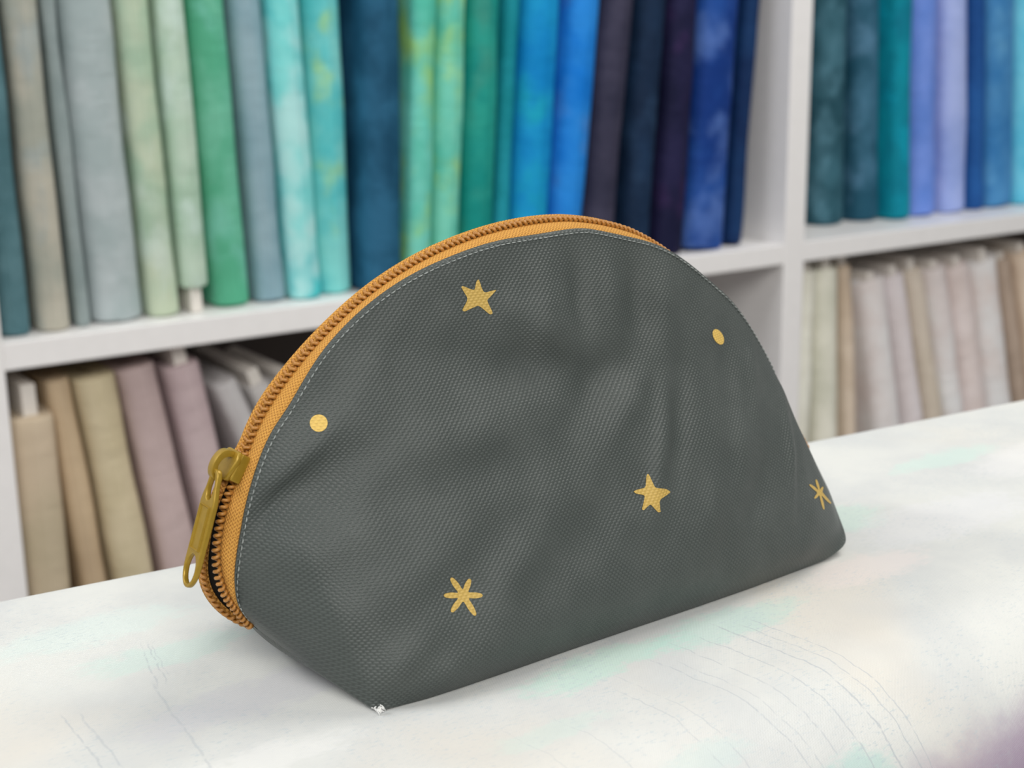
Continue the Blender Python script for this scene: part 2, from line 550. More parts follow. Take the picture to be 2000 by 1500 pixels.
GL = 'neutral fabric bolts on the lower shelf left of the divider'
lower_left = [
 # bottom x0,x1,y ; top x0,x1,y
 ('short beige fabric bolt with bare board core on top, by the left upright', 56, 152, 1140, 24, 114, 822, L_(186,170,148), L_(172,160,136), .012, 0.030),
 ('tan fabric bolt behind the short beige bolt on the lower left shelf', 156, 210, 1110, 88, 144, 745, L_(170,150,124), L_(186,166,138), .030, 0),
 ('khaki fabric bolt left of the mauve bolt on the lower shelf', 219, 306, 1110, 152, 226, 742, L_(176,164,134), L_(190,178,150), .018, 0),
 ('mauve taupe fabric bolt between the khaki and dusty pink bolts', 313, 396, 1090, 236, 309, 722, L_(164,146,144), L_(178,160,158), .016, 0),
 ('dusty pink fabric bolt left of the zipper pull on the lower shelf', 400, 476, 1050, 328, 393, 718, L_(168,150,152), L_(182,166,166), .016, 0.020),
 ('cool light grey fabric bolt behind the zipper, right of the dusty pink bolt', 478, 534, 900, 412, 470, 758, L_(168,164,164), L_(182,180,180), .030, 0),
 ('light grey fabric bolt half hidden behind the top left of the zipper', 540, 592, 900, 482, 530, 752, L_(176,172,170), L_(190,188,186), .036, 0.016),
 ('pale grey fabric bolt peeking out above the zipper on the lower shelf', 600, 650, 900, 540, 588, 744, L_(160,158,158), L_(180,178,176), .040, 0.008),
]
for i, (lb, a, b, y, c, d, yt, c1, c2, dep, ch) in enumerate(lower_left):
    m = batik('cotton_lower_%d' % i, c1, c2, None, 0, seed=i * 1.7 + 80, scale=9, gain=1.3)
    make_bolt(lb, GL, a, b, y, c, d, yt, m, i * 3.1 + 90, S_LOW, None, dep, (0.0, ch, 0.014) if ch else None)

settle(s_left, s_m0)

GM = 'pale fabric bolts on the lower shelf right of the divider'
lower_right = [
 ('pale sage fabric bolt directly beside the white divider on the lower shelf', 1556, 1588, 845, 1570, 1600, 532, L_(184,182,170), L_(196,196,186), .02),
 ('stone green upright fabric bolt, second from the divider on the lower right shelf', 1597, 1648, 845, 1604, 1645, 528, L_(176,176,162), L_(196,194,182), .02),
 ('narrow tan fabric bolt left of the dark gap on the lower right shelf', 1650, 1680, 835, 1647, 1665, 520, L_(166,150,132), L_(182,168,152), .03),
 ('leaning pearl grey fabric bolt directly right of the dark gap', 1712, 1764, 820, 1684, 1734, 550, L_(186,178,176), L_(200,196,198), .03),
 ('leaning lilac grey fabric bolt between pearl grey and oatmeal bolts', 1766, 1811, 812, 1738, 1769, 540, L_(182,174,174), L_(194,188,190), .035),
 ('leaning oatmeal fabric bolt in the middle of the lower right shelf', 1813, 1845, 804, 1772, 1807, 532, L_(174,164,150), L_(188,178,166), .04),
 ('leaning cloud grey fabric bolt right of the oatmeal bolt', 1848, 1888, 797, 1813, 1852, 524, L_(188,180,178), L_(202,198,198), .035),
 ('leaning rose grey fabric bolt right of the cloud grey bolt', 1891, 1930, 788, 1857, 1900, 520, L_(184,172,168), L_(196,186,184), .035),
 ('leaning off white fabric bolt left of the brown one at the right border', 1936, 1982, 780, 1904, 1952, 512, L_(190,180,176), L_(204,198,196), .03),
 ('slim brown fabric bolt near the right border on the lower shelf', 1988, 2014, 772, 1957, 1980, 506, L_(146,130,116), L_(160,144,130), .04),
 ('camel fabric bolt cut by the right border on the lower shelf', 2018, 2050, 766, 1984, 2016, 496, L_(176,158,140), L_(190,174,156), .03),
]
for i, (lb, a, b, y, c, d, yt, c1, c2, dep) in enumerate(lower_right):
    m = batik('cotton_right_%d' % i, c1, c2, None, 0, seed=i * 1.3 + 120, scale=12, gain=1.6)
    make_bolt(lb, GM, a, b, y, c, d, yt, m, i * 2.7 + 130, S_LOW, None, dep, (0.0, 0.009 + 0.004 * (i % 3), 0.014))

settle(s_m1, s_right)

# ------------------------------------------------------------------ table with its fabric-covered padded top
def table_mat():
    k = NT('pale_batik_cover', 0.62, 0.3)
    uv, u, v = k.uvco()
    wob = k.noise(uv, 60, 5, 0.65, out=1)
    sp = k.n('ShaderNodeSeparateXYZ')
    k.put(sp.inputs[0], wob)
    uu = k.math('ADD', u, k.math('MULTIPLY', k.math('SUBTRACT', sp.outputs[0], 0.5), 0.022))
    vv = k.math('ADD', v, k.math('MULTIPLY', k.math('SUBTRACT', sp.outputs[1], 0.5), 0.022))
    n0 = k.noise(uv, 16, 4, 0.6)
    col = k.mix(k.ramp(n0, 0.35, 0.68), L_(213, 214, 210), L_(200, 202, 201))
    n1 = k.noise(uv, 9, 3, 0.5)
    col = k.mix(k.math('MULTIPLY', k.ramp(n1, 0.52, 0.72), 0.55), col, L_(216, 208, 195))
    mp = k.n('ShaderNodeMapping')
    k.put(mp.inputs[0], uv)
    mp.inputs['Scale'].default_value = (0.45, 1.25, 1)
    grain = k.noise(mp.outputs[0], 420, 5, 0.75)
    blobs = [  # u, v, half widths, colour, strength : printed dye patches, and purple tones on the front edge
        (0.075, -0.016, 0.036, 0.009, L_(176, 216, 200), .75), (0.125, -0.018, 0.034, 0.010, L_(176, 214, 202), .65),
        (0.035, -0.040, 0.020, 0.006, L_(190, 220, 208), .35),
        (-0.105, 0.083, 0.018, 0.010, L_(176, 218, 202), .8), (-0.030, 0.075, 0.030, 0.009, L_(190, 220, 210), .55),
        (-0.045, 0.106, 0.036, 0.012, L_(204, 226, 220), .5),
        (0.232, 0.030, 0.022, 0.016, L_(196, 226, 214), .7), (0.330, 0.055, 0.036, 0.008, L_(192, 224, 212), .6),
        (-0.022, 0.030, 0.042, 0.013, L_(196, 196, 202), .75), (0.20, -0.012, 0.03, 0.012, L_(226, 214, 210), .7),
        (0.110, -0.093, 0.014, 0.010, L_(160, 204, 196), .7), (0.265, 0.005, 0.05, 0.018, L_(222, 222, 226), .6),
        (-0.058, -0.006, 0.05, 0.010, L_(226, 226, 224), .6), (0.060, -0.072, 0.02, 0.007, L_(186, 210, 206), .5),
        (0.178, -0.126, 0.075, 0.032, L_(158, 136, 162), 1.25), (0.30, -0.120, 0.08, 0.036, L_(204, 186, 204), .7),  # purple-grey tones along the turned-down front edge
        (0.37, 0.03, 0.05, 0.02, L_(228, 226, 226), .6),
    ]
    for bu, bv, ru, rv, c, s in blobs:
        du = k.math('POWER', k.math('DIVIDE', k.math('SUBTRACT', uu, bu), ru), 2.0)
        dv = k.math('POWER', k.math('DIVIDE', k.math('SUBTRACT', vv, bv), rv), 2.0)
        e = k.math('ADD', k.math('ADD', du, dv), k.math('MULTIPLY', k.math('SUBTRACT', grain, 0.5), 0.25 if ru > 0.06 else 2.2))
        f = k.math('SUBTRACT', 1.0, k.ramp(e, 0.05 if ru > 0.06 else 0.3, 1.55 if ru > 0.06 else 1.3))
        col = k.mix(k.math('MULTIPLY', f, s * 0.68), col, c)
    # thin printed scratch lines running across the top and over the edge
    lines = [  # u at v=0, slope du/dv, v from, v to, width, strength
        (-0.0557, 0.24, 0.050, 0.089, .00035, .6), (-0.0518, 0.22, 0.051, 0.088, .00035, .6), (-0.049, 0.20, 0.055, 0.086, .0003, .45),
        (-0.0742, 0.04, 0.004, 0.056, .0004, .6), (-0.0700, 0.05, 0.004, 0.054, .0004, .5), (-0.050, 0.12, -0.020, 0.060, .0005, .5),
        (-0.118, 0.2, 0.085, 0.125, .0004, .45),
        (0.062, -0.08, -0.10, -0.030, .0003, .55), (0.068, -0.10, -0.14, -0.022, .0003, .5), (0.083, -0.14, -0.15, -0.020, .00035, .65),
        (0.0885, -0.12, -0.12, -0.026, .0003, .5), (0.098, -0.10, -0.16, -0.014, .00035, .6), (0.108, -0.10, -0.16, -0.016, .00035, .7),
        (0.119, -0.09, -0.17, -0.012, .0004, .8), (0.125, -0.10, -0.17, -0.018, .00035, .7), (0.1315, -0.08, -0.17, -0.016, .0003, .7),
        (0.036, -0.1, -0.10, -0.032, .0003, .4), (0.020, -0.1, -0.08, -0.028, .0003, .3),
    ]
    lw = k.math('MULTIPLY', k.math('SUBTRACT', k.noise(uv, 95, 3, 0.6), 0.5), 0.0036)
    brk = k.ramp(k.noise(uv, 260, 2), 0.30, 0.52)
    tot = None
    for u0, sl, va, vb, wd, s in lines:
        x = k.math('ADD', k.math('SUBTRACT', k.math('SUBTRACT', u, u0), k.math('MULTIPLY', v, sl)), lw)
        f = k.math('SUBTRACT', 1.0, k.ramp(k.math('ABSOLUTE', x), wd * 0.35, wd * 1.25))
        ends = k.math('MULTIPLY', k.ramp(v, va, va + 0.008), k.math('SUBTRACT', 1.0, k.ramp(v, vb - 0.006, vb)))
        f = k.math('MULTIPLY', k.math('MULTIPLY', f, ends), s * 0.75)
        tot = f if tot is None else k.math('MAXIMUM', tot, f)
    col = k.mix(k.math('MULTIPLY', tot, brk), col, L_(168, 174, 180))
    # grey speckle
    sp1 = k.ramp(k.noise(mp.outputs[0], 760, 5, 0.75), 0.535, 0.64)
    reg = k.ramp(k.noise(uv, 22, 3), 0.38, 0.66)
    col = k.mix(k.math('MULTIPLY', k.math('MULTIPLY', sp1, reg), 0.7), col, L_(176, 188, 194))
    a = k.math('SINE', k.math('MULTIPLY', u, 2 * pi / 0.0007))
    b = k.math('SINE', k.math('MULTIPLY', v, 2 * pi / 0.0007))
    nb = k.bump(k.math('MULTIPLY', a, b), 0.00006, 0.5, k.bump(n0, 0.004, 0.12))
    return k.done(col, nb)

def table():
    root = empty('work_table', (PO.x, PO.y, 0), (0, 0, YAW))
    tag(root, 'white table with a rounded front edge under pale marbled aqua fabric, below the pouch', 'table')
    R, v0 = 0.046, -0.048
    us = [-0.42 + 1.32 * i / 90 for i in range(91)]
    vs, uvs = [], []
    nv = None
    for u in us:
        vb = 0.1554 - 0.1114 * (u + 0.0589)
        prof = []
        for i in range(8):                               # front apron
            z = -0.20 + (0.20 - R) * i / 8
            prof.append((v0 - R, z))
        for i in range(21):
            a = pi / 2 * i / 20
            prof.append((v0 - R * cos(a), -R + R * sin(a)))
        for i in range(1, 30):
            prof.append((v0 + (vb - 0.006 - v0) * i / 29, 0.0))
        for i in range(1, 7):
            a = pi / 2 * i / 6
            prof.append((vb - 0.006 + 0.006 * sin(a), -0.006 + 0.006 * cos(a)))
        for i in range(1, 5):
            prof.append((vb, -0.006 - 0.05 * i))
        # arc length measured from the flat top's front line
        L = [0.0]
        for p, q in zip(prof, prof[1:]):
            L.append(L[-1] + hypot(q[0] - p[0], q[1] - p[1]))
        ref = L[28]
        for (v, z), l in zip(prof, L):
            vs.append(V((u, v, TABLE_Z + z)))
            uvs.append((u, v0 + l - ref))
        nv = len(prof)
    fs = [tuple(reversed(f)) for f in grid_faces(len(us), nv)]
    fs.append(tuple(range(nv)))
    fs.append(tuple(reversed([(len(us) - 1) * nv + j for j in range(nv)])))
    for j in (0,):
        pass
    fs.append(tuple([i * nv for i in range(len(us))] + [i * nv + nv - 1 for i in reversed(range(len(us)))]))
    me = mesh('fabric_cover', vs, fs)
    set_uv(me, lambda i, c: uvs[i])
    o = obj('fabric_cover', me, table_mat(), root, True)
    for x, y in ((-0.36, -0.05), (-0.36, 0.13), (0.84, -0.06), (0.84, 0.02)):
        bm = bmesh.new()
        bmesh.ops.create_cone(bm, segments=16, radius1=0.014, radius2=0.018, depth=0.69, cap_ends=True)
        lg = obj('leg', bm_mesh('leg', bm), M_STEEL, root)
        lg.location = (x, y, 0.345)
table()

# ------------------------------------------------------------------ pouch
pouch = empty('zipper_pouch', PO, (0, 0, YAW))
tag(pouch, 'dark grey half-moon zipper pouch with gold stars and mustard zipper, standing on the white fabric', 'pouch')
YM, YS = 0.042, 0.033                               # middle plane of the pouch, plane of the front seam
E_L, E_R = V((-0.0150, YM - 0.001, 0.0155)), V((0.2265, YM, 0.027))

seam_px = [(463,1173),(459,1133),(463,1093),(472,1040),(482,987),(497,933),(513,887),(533,843),(567,796),(600,737),(630,690),(667,647),(707,608),
           (747,576),(787,549),(827,527),(867,509),(907,493),(947,479),(987,469),(1027,463),(1067,457),(1100,451),(1141,446),(1180,453),(1225,463),
           (1270,473),(1300,485),(1330,502),(1360,525),(1390,551),(1420,577),(1443,603),(1466,637),(1488,676),(1510,720),(1524,770),(1545,812)]
seam = [E_L, on_y(473, 1200, YM - 0.004)] + [on_y(x, y, YS) for x, y in seam_px] + [on_y(1566, 850, YM - 0.004), E_R]
seam = smooth_line(polyline(seam, 260), 10)
seam[0], seam[-1] = E_L.copy(), E_R.copy()

NS, NTT = 260, 110
cA = to_pouch(hit_plane(736, 1394, V((0, 0, 1)), PO)) + V((0, 0.0002, 0.0006))
cB = V((0.2055, 0.0020, 0.0040))
def base_line():
    fold_l = polyline([E_L, E_L.lerp(cA, 0.5) + V((-0.0015, 0, 0.001)), cA], 46)
    edge_px = [(835, 1368), (900, 1347), (1005, 1311), (1110, 1274), (1250, 1226), (1357, 1190), (1463, 1153), (1560, 1117)]
    low = [to_pouch(hit_plane(x, y, V((0, 0, 1)), PO)) + V((0, 0.0004, 0.0004)) for x, y in edge_px]
    base = polyline([cA] + low + [V((0.193, 0.0004, 0.0014)), cB], 176)
    fold_r = polyline([cB, cB.lerp(E_R, 0.5) + V((0.0006, 0, 0.001)), E_R], 38)
    line = fold_l + base[1:] + fold_r[1:]
    out = smooth_line(line, 3)
    # the right corner is rounder than the left one
    k0 = 46 + 176
    seg = smooth_line(out[k0 - 16:k0 + 17], 14)
    out[k0 - 16:k0 + 17] = seg
    return out
base_l = base_line()
# which seam point each bottom point runs to
def seam_at(f):
    f = min(max(f, 0), 1) * NS
    i = min(int(f), NS - 1)
    return seam[i].lerp(seam[i + 1], f - i)
def s_map(i):
    k0, k1 = 46, 46 + 176
    if i <= k0:
        return 0.17 * i / k0
    if i <= k1:
        return 0.17 + (0.86 - 0.17) * (i - k0) / (k1 - k0)
    return 0.86 + 0.14 * (i - k1) / (NS - k1)
smap = [s_map(i) for i in range(NS + 1)]
for _ in range(60):                                 # soften the kinks of the mapping
    smap = [smap[0]] + [smap[i] * 0.5 + (smap[i - 1] + smap[i + 1]) * 0.25 for i in range(1, NS)] + [smap[-1]]

def panel_points(amp, mirror=False):
    pts = []
    for i in range(NS + 1):
        b, t = base_l[i], seam_at(smap[i])
        side = sin(pi * i / NS) ** 0.5 if 0 < i < NS else 0.0
        length = (t - b).length
        for j in range(NTT + 1):
            f = j / NTT
            p = b.lerp(t, f)
            # cloth bellies out low on the panel and flattens towards the zipper
            belly = amp * side * min(length / 0.09, 1.0) * (1.9 * (f ** 0.55) * (1 - f) ** 1.35)
            under = 0.0085 * min(max((218 - i) / 26, 0), 1) * min(max((i - 46) / 12, 0), 1) * min(max((b.y < 0.0095) * side * 1.4 - 0.2, 0), 1) * (1 - max(0, 1 - f * length / 0.009) ** 2.2) * max(0, 1 - f * 1.4)
            p = p + V((0, -belly - under, 0))
            pts.append(p)
    return pts

P0 = panel_points(0.0085)
def relax(pts, rounds):
    """let the cloth find a smooth shape between its fixed edges"""
    import numpy as np
    y = np.array([p.y for p in pts]).reshape(NS + 1, NTT + 1)
    for _ in range(rounds):
        y[1:-1, 1:-1] += 0.5 * (0.34 * (y[2:, 1:-1] + y[:-2, 1:-1]) + 0.16 * (y[1:-1, 2:] + y[1:-1, :-2]) - y[1:-1, 1:-1])
    for p, v in zip(pts, y.ravel()):
        p.y = float(v)
    return pts
relax(P0, 260)
tree0 = BVHTree.FromPolygons([tuple(p) for p in P0], grid_faces(NS + 1, NTT + 1))
def shoot(tree, x, y):
    """the point of the pouch front seen at photo pixel x, y, in pouch coordinates"""
    o, d = to_pouch(CAM), ray(x, y).normalized()
    d = V((d.dot(PAX), d.dot(PBK), d.z))
    h = tree.ray_cast(o, d)
    return h[0], h[1]

# dents and ridges pressed into the cloth: centre, long and short half-size (m), angle (deg), depth (m, + = ridge)
dents_px = [
 (590, 960, .030, .0075, 28, -.0042), (560, 900, .022, .006, 35, .0024), (700, 700, .022, .007, 40, -.0012),
 (760, 640, .030, .006, 42, .0014), (690, 870, .040, .008, 24, .0012), (640, 1060, .030, .008, 20, .0012),
 (1070, 720, .028, .010, -10, -.0036), (1170, 760, .022, .008, 35, -.0030), (1050, 640, .022, .009, -40, .0016),
 (1060, 540, .024, .0065, 80, .0022), (1130, 560, .024, .005, 84, -.0022), (1190, 540, .022, .005, 84, .0020),
 (1240, 560, .020, .005, 82, -.0018), (1300, 570, .024, .006, 70, .0016), (980, 520, .018, .006, 60, -.0014),
 (1290, 860, .030, .004, 62, .0018), (1330, 830, .030, .005, 62, -.0018), (1230, 790, .024, .005, 40, .0012),
 (900, 870, .045, .012, 14, .0016), (830, 960, .050, .011, 10, -.0016), (980, 1000, .04, .012, 8, .0012),
 (1450, 900, .030, .006, 62, .0014), (1480, 990, .022, .006, 50, -.0012), (1390, 990, .03, .008, 55, .0012),
 (1420, 700, .030, .006, 62, -.0012), (1470, 720, .030, .004, 62, .0012), (1540, 860, .024, .004, 64, .0018), (1560, 930, .02, .004, 60, -.0014),
 (930, 1090, .034, .009, 30, -.0014), (1010, 1120, .030, .008, 38, .0014), (860, 1230, .030, .012, 20, -.0012),
 (700, 1200, .034, .010, 22, .0012), (780, 1310, .028, .006, 40, .0012), (760, 1340, .03, .005, 22, -.001), (1100, 1090, .04, .010, 20, -.0012), (1200, 1040, .03, .009, 24, .0012),
]
dents = []
for x, y, a, b, ang, dep in dents_px:
    p, n = shoot(tree0, x, y)
    if p is not None:
        dents.append((p.x, p.z, a, b, cos(radians(ang)), sin(radians(ang)), dep))

def relief(x, z):
    h = 0.0
    for px, pz, a, b, c, s, dep in dents:
        dx, dz = x - px, z - pz
        u, v = (dx * c + dz * s) / a, (-dx * s + dz * c) / b
        q = u * u + v * v
        if q < 8:
            h += 0.88 * dep * exp(-q * 1.4)
    h += 0.0014 * mnoise.noise(V((x * 30 + 3, z * 30, 1.7))) + 0.0007 * mnoise.noise(V((x * 75, z * 75, 4.2)))
    return h

def panel(name, pts, mirror):
    nv = NTT + 1
    q = []
    for i in range(NS + 1):
        for j in range(nv):
            p = pts[i * nv + j]
            f = j / NTT
            fade = min(f / 0.10, 1) * min((1 - f) / 0.16, 1) * min(i / 14, 1) * min((NS - i) / 14, 1)
            q.append(p + V((0, -relief(p.x, p.z) * fade, 0)))
    vs = q[:]
    # turned-under hem along the zipper
    hem = []
    for k, (dy, dn) in enumerate(((0.0007, 0.0003), (0.0011, -0.0004), (0.0012, -0.003))):
        for i in range(NS + 1):
            t = q[i * nv + NTT]
            dwn = (q[i * nv + NTT - 6] - t)
            dwn = dwn.normalized() if dwn.length > 1e-6 else V((0, 0, -1))
            e = min(i / 16, (NS - i) / 16, 1)
            vs.append(t + (V((0, dy, 0)) - dwn * dn) * e)
    fs = grid_faces(NS + 1, nv)
    o0 = (NS + 1) * nv
    for i in range(NS):
        a, b = i * nv + NTT, (i + 1) * nv + NTT
        fs.append((a, b, o0 + i + 1, o0 + i))
        for k in range(2):
            c = o0 + k * (NS + 1) + i
            fs.append((c, c + 1, c + NS + 2, c + NS + 1))
    if mirror:
        vs = [V((p.x, 2 * YM - p.y, p.z)) for p in vs]
        fs = [tuple(reversed(f)) for f in fs]
    me = mesh(name, vs, fs)
    set_uv(me, lambda i, c: (c.x, c.z * 1.05))
    o = obj(name, me, M_CANVAS, pouch, True)
    return o, q
front, PF = panel('front_panel', P0, False)
_keep = [p.copy() for p in seam]
seam[:] = [p + (V((0.1, p.y, 0.045)) - p) * (0.04 * min(i / 40, (NS - i) / 40, 1)) + V((0, 0.0015 * min(i / 40, (NS - i) / 40, 1), 0)) for i, p in enumerate(_keep)]
back, _ = panel('back_panel', panel_points(0.006), True)
BACK_SEAM = [p.copy() for p in seam]
seam[:] = _keep
TREE = BVHTree.FromPolygons([tuple(p) for p in PF], grid_faces(NS + 1, NTT + 1))

# boxed bottom with its two end gussets: one sheet between the two lower outlines
def bottom():
    vs, n = [], 10
    for i in range(NS + 1):
        b = base_l[i]
        for j in range(n + 1):
            f = j / n
            p = V((b.x, b.y + (2 * YM - 2 * b.y) * f, b.z))
            out = 0.004 * sin(pi * f) * min((YM - b.y) / YM, 1)
            if i < 46:
                p.x -= out * (1 - (i / 46) ** 2) ; p.z -= 0.2 * out * (1 - i / 46)
            elif i > 222:
                p.x += out * (1 - ((NS - i) / 38) ** 2)
            vs.append(p)
    me = mesh('boxed_bottom', vs, [tuple(reversed(f)) for f in grid_faces(NS + 1, n + 1)])
    set_uv(me, lambda i, c: (c.x, c.y))
    obj('boxed_bottom', me, M_CANVAS, pouch, True)
bottom()

# zipper: mid line of the closed coils, then the two open rows at the left end
mid_px = [(480,870),(493,832),(507,802),(529,768),(552,738),(580,705),(612,667),(640,640),(672,608),(707,577),(740,552),(773,531),(806,510),(840,491),
          (893,468),(947,449),(987,438),(1027,431),(1075,425),(1100,424),(1135,427),(1165,431),(1195,437),(1225,446),(1258,459),(1290,473),(1315,485),
          (1342,505),(1366,526),(1392,551),(1420,579),(1446,607),(1470,640),(1492,680),(1512,722),(1526,770),(1545,806),(1562,838)]
mid_px[0:0] = [(466, 908)]
MID = smooth_line([on_y(x, y, YM) for x, y in mid_px] + [E_R + V((0.0005, 0, 0.0005))], 2)
f_px = [(492,1222),(476,1206),(462,1189),(449,1174),(439,1157),(431,1136),(426,1113),(424,1094),(424,1075),(426,1056),(429,1037),(433,1012),(440,985),(448,958),(457,933)]
FRONT_OPEN = [on_y(x, y, YM - (0.0012 + 0.0042 * sin(pi * min(i / 13, 1)))) for i, (x, y) in enumerate(f_px)]
b_px = [(494,1225),(478,1219),(462,1211),(446,1202),(431,1190),(419,1177),(409,1162),(402,1148),(398,1132),(396,1115),(396,1096),(399,1068),(403,1040),(412,1000),(424,965),(436,938)]
BACK_OPEN = [on_y(x, y, YM + (0.0008 + 0.0062 * sin(pi * min(i / 14, 1)))) for i, (x, y) in enumerate(b_px)]
HALF = 0.00115

def out_dir(pts, i):
    t = (pts[min(i + 1, len(pts) - 1)] - pts[max(i - 1, 0)]).normalized()
    n = V((-t.z, 0, t.x))
    return t, n.normalized()

for i, p in enumerate(MID):
    w = min(max((p.x - 0.128) / 0.03, 0), 1)
    p += (V((0.09, YM, 0.03)) - p).normalized() * (0.0024 * w * w * (3 - 2 * w))
front_line = smooth_line(polyline(FRONT_OPEN + [p + V((0, -HALF, 0)) for p in MID[1:]], 420), 6)
back_line = smooth_line(polyline(BACK_OPEN + [p + V((0, HALF, 0)) for p in MID[1:]], 420), 6)

def tape(name, line, sign):
    """cloth tape from under the panel hem up to the coil, bulged like a cord"""
    n = 400
    top = polyline(line, n)
    sm = polyline([V((p.x, p.y if sign < 0 else 2 * YM - p.y, p.z)) for p in (seam if sign < 0 else BACK_SEAM)], n)
    # start a little inside the hem
    vs, k = [], 20
    uvs, run = [], 0.0
    for i in range(n + 1):
        t, nrm = out_dir(top, i)
        # nearest seam point in the run
        best = min(range(max(0, i - 60), min(n, i + 60) + 1), key=lambda q: (sm[q] - top[i]).length_squared + 0.02 * ((q - i) / n) ** 2)
        a = sm[best] - nrm * 0.0028 + V((0, -sign * 0.0012, 0)) * -1 * -1
        a = sm[best] - nrm * 0.0028 + V((0, 0.0008 * (-sign), 0))
        b = top[i] - nrm * 0.0011 + V((0, -sign * 0.0010, 0))
        if i:
            run += (top[i] - top[i - 1]).length
        e = min(i / 10, 1) * min((n - i) / 10, 1)
        wv = 0.0
        for j in range(k + 1):
            f = j / k
            p = a.lerp(b, f)
            if sign < 0:
                p = p + (nrm * 0.0016 + V((0, sign * 0.0013, 0))) * (sin(pi * f) ** 0.8) * e
            elif f < 0.85:                       # the far tape stands up beside its coil
                g = f / 0.85
                p = a.lerp(top[i] + V((0, 0.0014, 0)) + nrm * 0.0011, g) + (nrm * 0.0004 + V((0, 0.0014, 0))) * sin(pi * g) * e
            else:
                g = (f - 0.85) / 0.15
                p = (top[i] + V((0, 0.0014, 0)) + nrm * 0.0011).lerp(b, g)
            if j:
                wv += (p - vs[-1]).length
            vs.append(p)
            uvs.append((run, wv))
    fs = grid_faces(n + 1, k + 1)
    if sign > 0:
        fs = [tuple(reversed(f)) for f in fs]
    me = mesh(name, vs, fs)
    set_uv(me, lambda i, c: uvs[i])
    o = obj(name, me, M_TAPE, pouch, True)
    md = o.modifiers.new('cloth', 'SOLIDIFY')
    md.thickness = 0.0005
    md.offset = -1
    return o
tape('zipper_tape', front_line, -1)
tape('zipper_tape', back_line, 1)

def coil(line, sign, pitch=0.00205):
    """one continuous nylon spiral sewn along the tape edge"""
    L = sum((b - a).length for a, b in zip(line, line[1:]))
    turns = int(L / pitch)
    per = 12
    pts = polyline(line, turns * per)
    sp = []
    for i, p in enumerate(pts):
        t, n = out_dir(pts, i)
        op = min(max((60 - i / len(pts) * 420) / 12, 0), 1)
        w = 2 * pi * i / per + (0 if sign < 0 else pi)
        sp.append(p + V((0, 1, 0)) * ((0.00078 + 0.0003 * op) * cos(w)) * -sign + n * (0.00075 * sin(w) - 0.0003 + (0.0007 if sign < 0 else 0.0002) * op))
    vs, fs = [], []
    tube(vs, fs, sp, 0.00056, 6)
    me = mesh('zipper_coil', vs, fs)
    return obj('zipper_coil', me, M_COIL, pouch, True)
def gap_shade():  # added dark sheet that puts shade between the open zipper rows
    vs, fs, n = [], [], 8
    m = 66
    for i in range(2, m):
        _, nf = out_dir(front_line, i)
        _, nb = out_dir(back_line, i)
        a, b = front_line[i] - nf * 0.0013, back_line[i] - nb * 0.0013
        for j in range(n + 1):
            f = j / n
            vs.append(a.lerp(b, f) - nf * 0.006 * sin(pi * f))
    obj('gap_shade', mesh('gap_shade', vs, grid_faces(m - 2, n + 1)), M_GAP_SHADE, pouch, True)
gap_shade()
coil(front_line, -1)
coil(back_line, 1)

# stitches along the hem
def stitches():
    hemline = []
    for i in range(NS + 1):
        a, b = PF[i * (NTT + 1) + NTT], PF[i * (NTT + 1) + NTT - 4]
        hemline.append(a + (b - a).normalized() * min(0.0011, (b - a).length))
    fine = smooth_line(polyline(hemline, 1200), 4)
    L = sum((b - a).length for a, b in zip(fine, fine[1:]))
    step = 0.0021
    n = int(L / step)
    q = polyline(fine, n * 4)
    vs, fs = [], []
    inside = V((0, -0.00022, 0))
    for s in range(3, n - 2):
        a = q[s * 4:s * 4 + 4]
        a = [p + inside - V((0, 0.00008 if 0 < z < 3 else -0.0002, 0)) for z, p in enumerate(a)]
        tube(vs, fs, a, [0.00013, 0.00023, 0.00023, 0.00013], 5)
    o = obj('stitching', mesh('stitching', vs, fs), M_THREAD, pouch, True)
    o['kind'] = 'stuff'
stitches()

# frayed white tip at the front left corner
def fray():
    vs, fs = [], []
    rnd = random.Random(3)
    for i in range(26):
        p, _ = shoot(TREE, 716 + rnd.random() * 18, 1379 + rnd.random() * 10 + i * 0.15)
        if p is None:
            p = cA + V((rnd.uniform(-.001, .0015), -0.001, rnd.uniform(.0005, .002)))
        d = V((rnd.uniform(-1, 1), -0.4, rnd.uniform(-.8, 1.0))).normalized()
        a = p + V((0, -0.0001, 0))
        tube(vs, fs, [a, a + d * 0.0006 + V((0, -.0002, 0)), a + d * 0.0013 + V((0, 0, -.0002))], [0.00022, 0.0002, 0.0001], 5)
    o = obj('frayed_tip', mesh('frayed_tip', vs, fs), M_FRAY, pouch, True)
    o['kind'] = 'stuff'
    o['label'] = 'white frayed threads at the lower left corner'
fray()

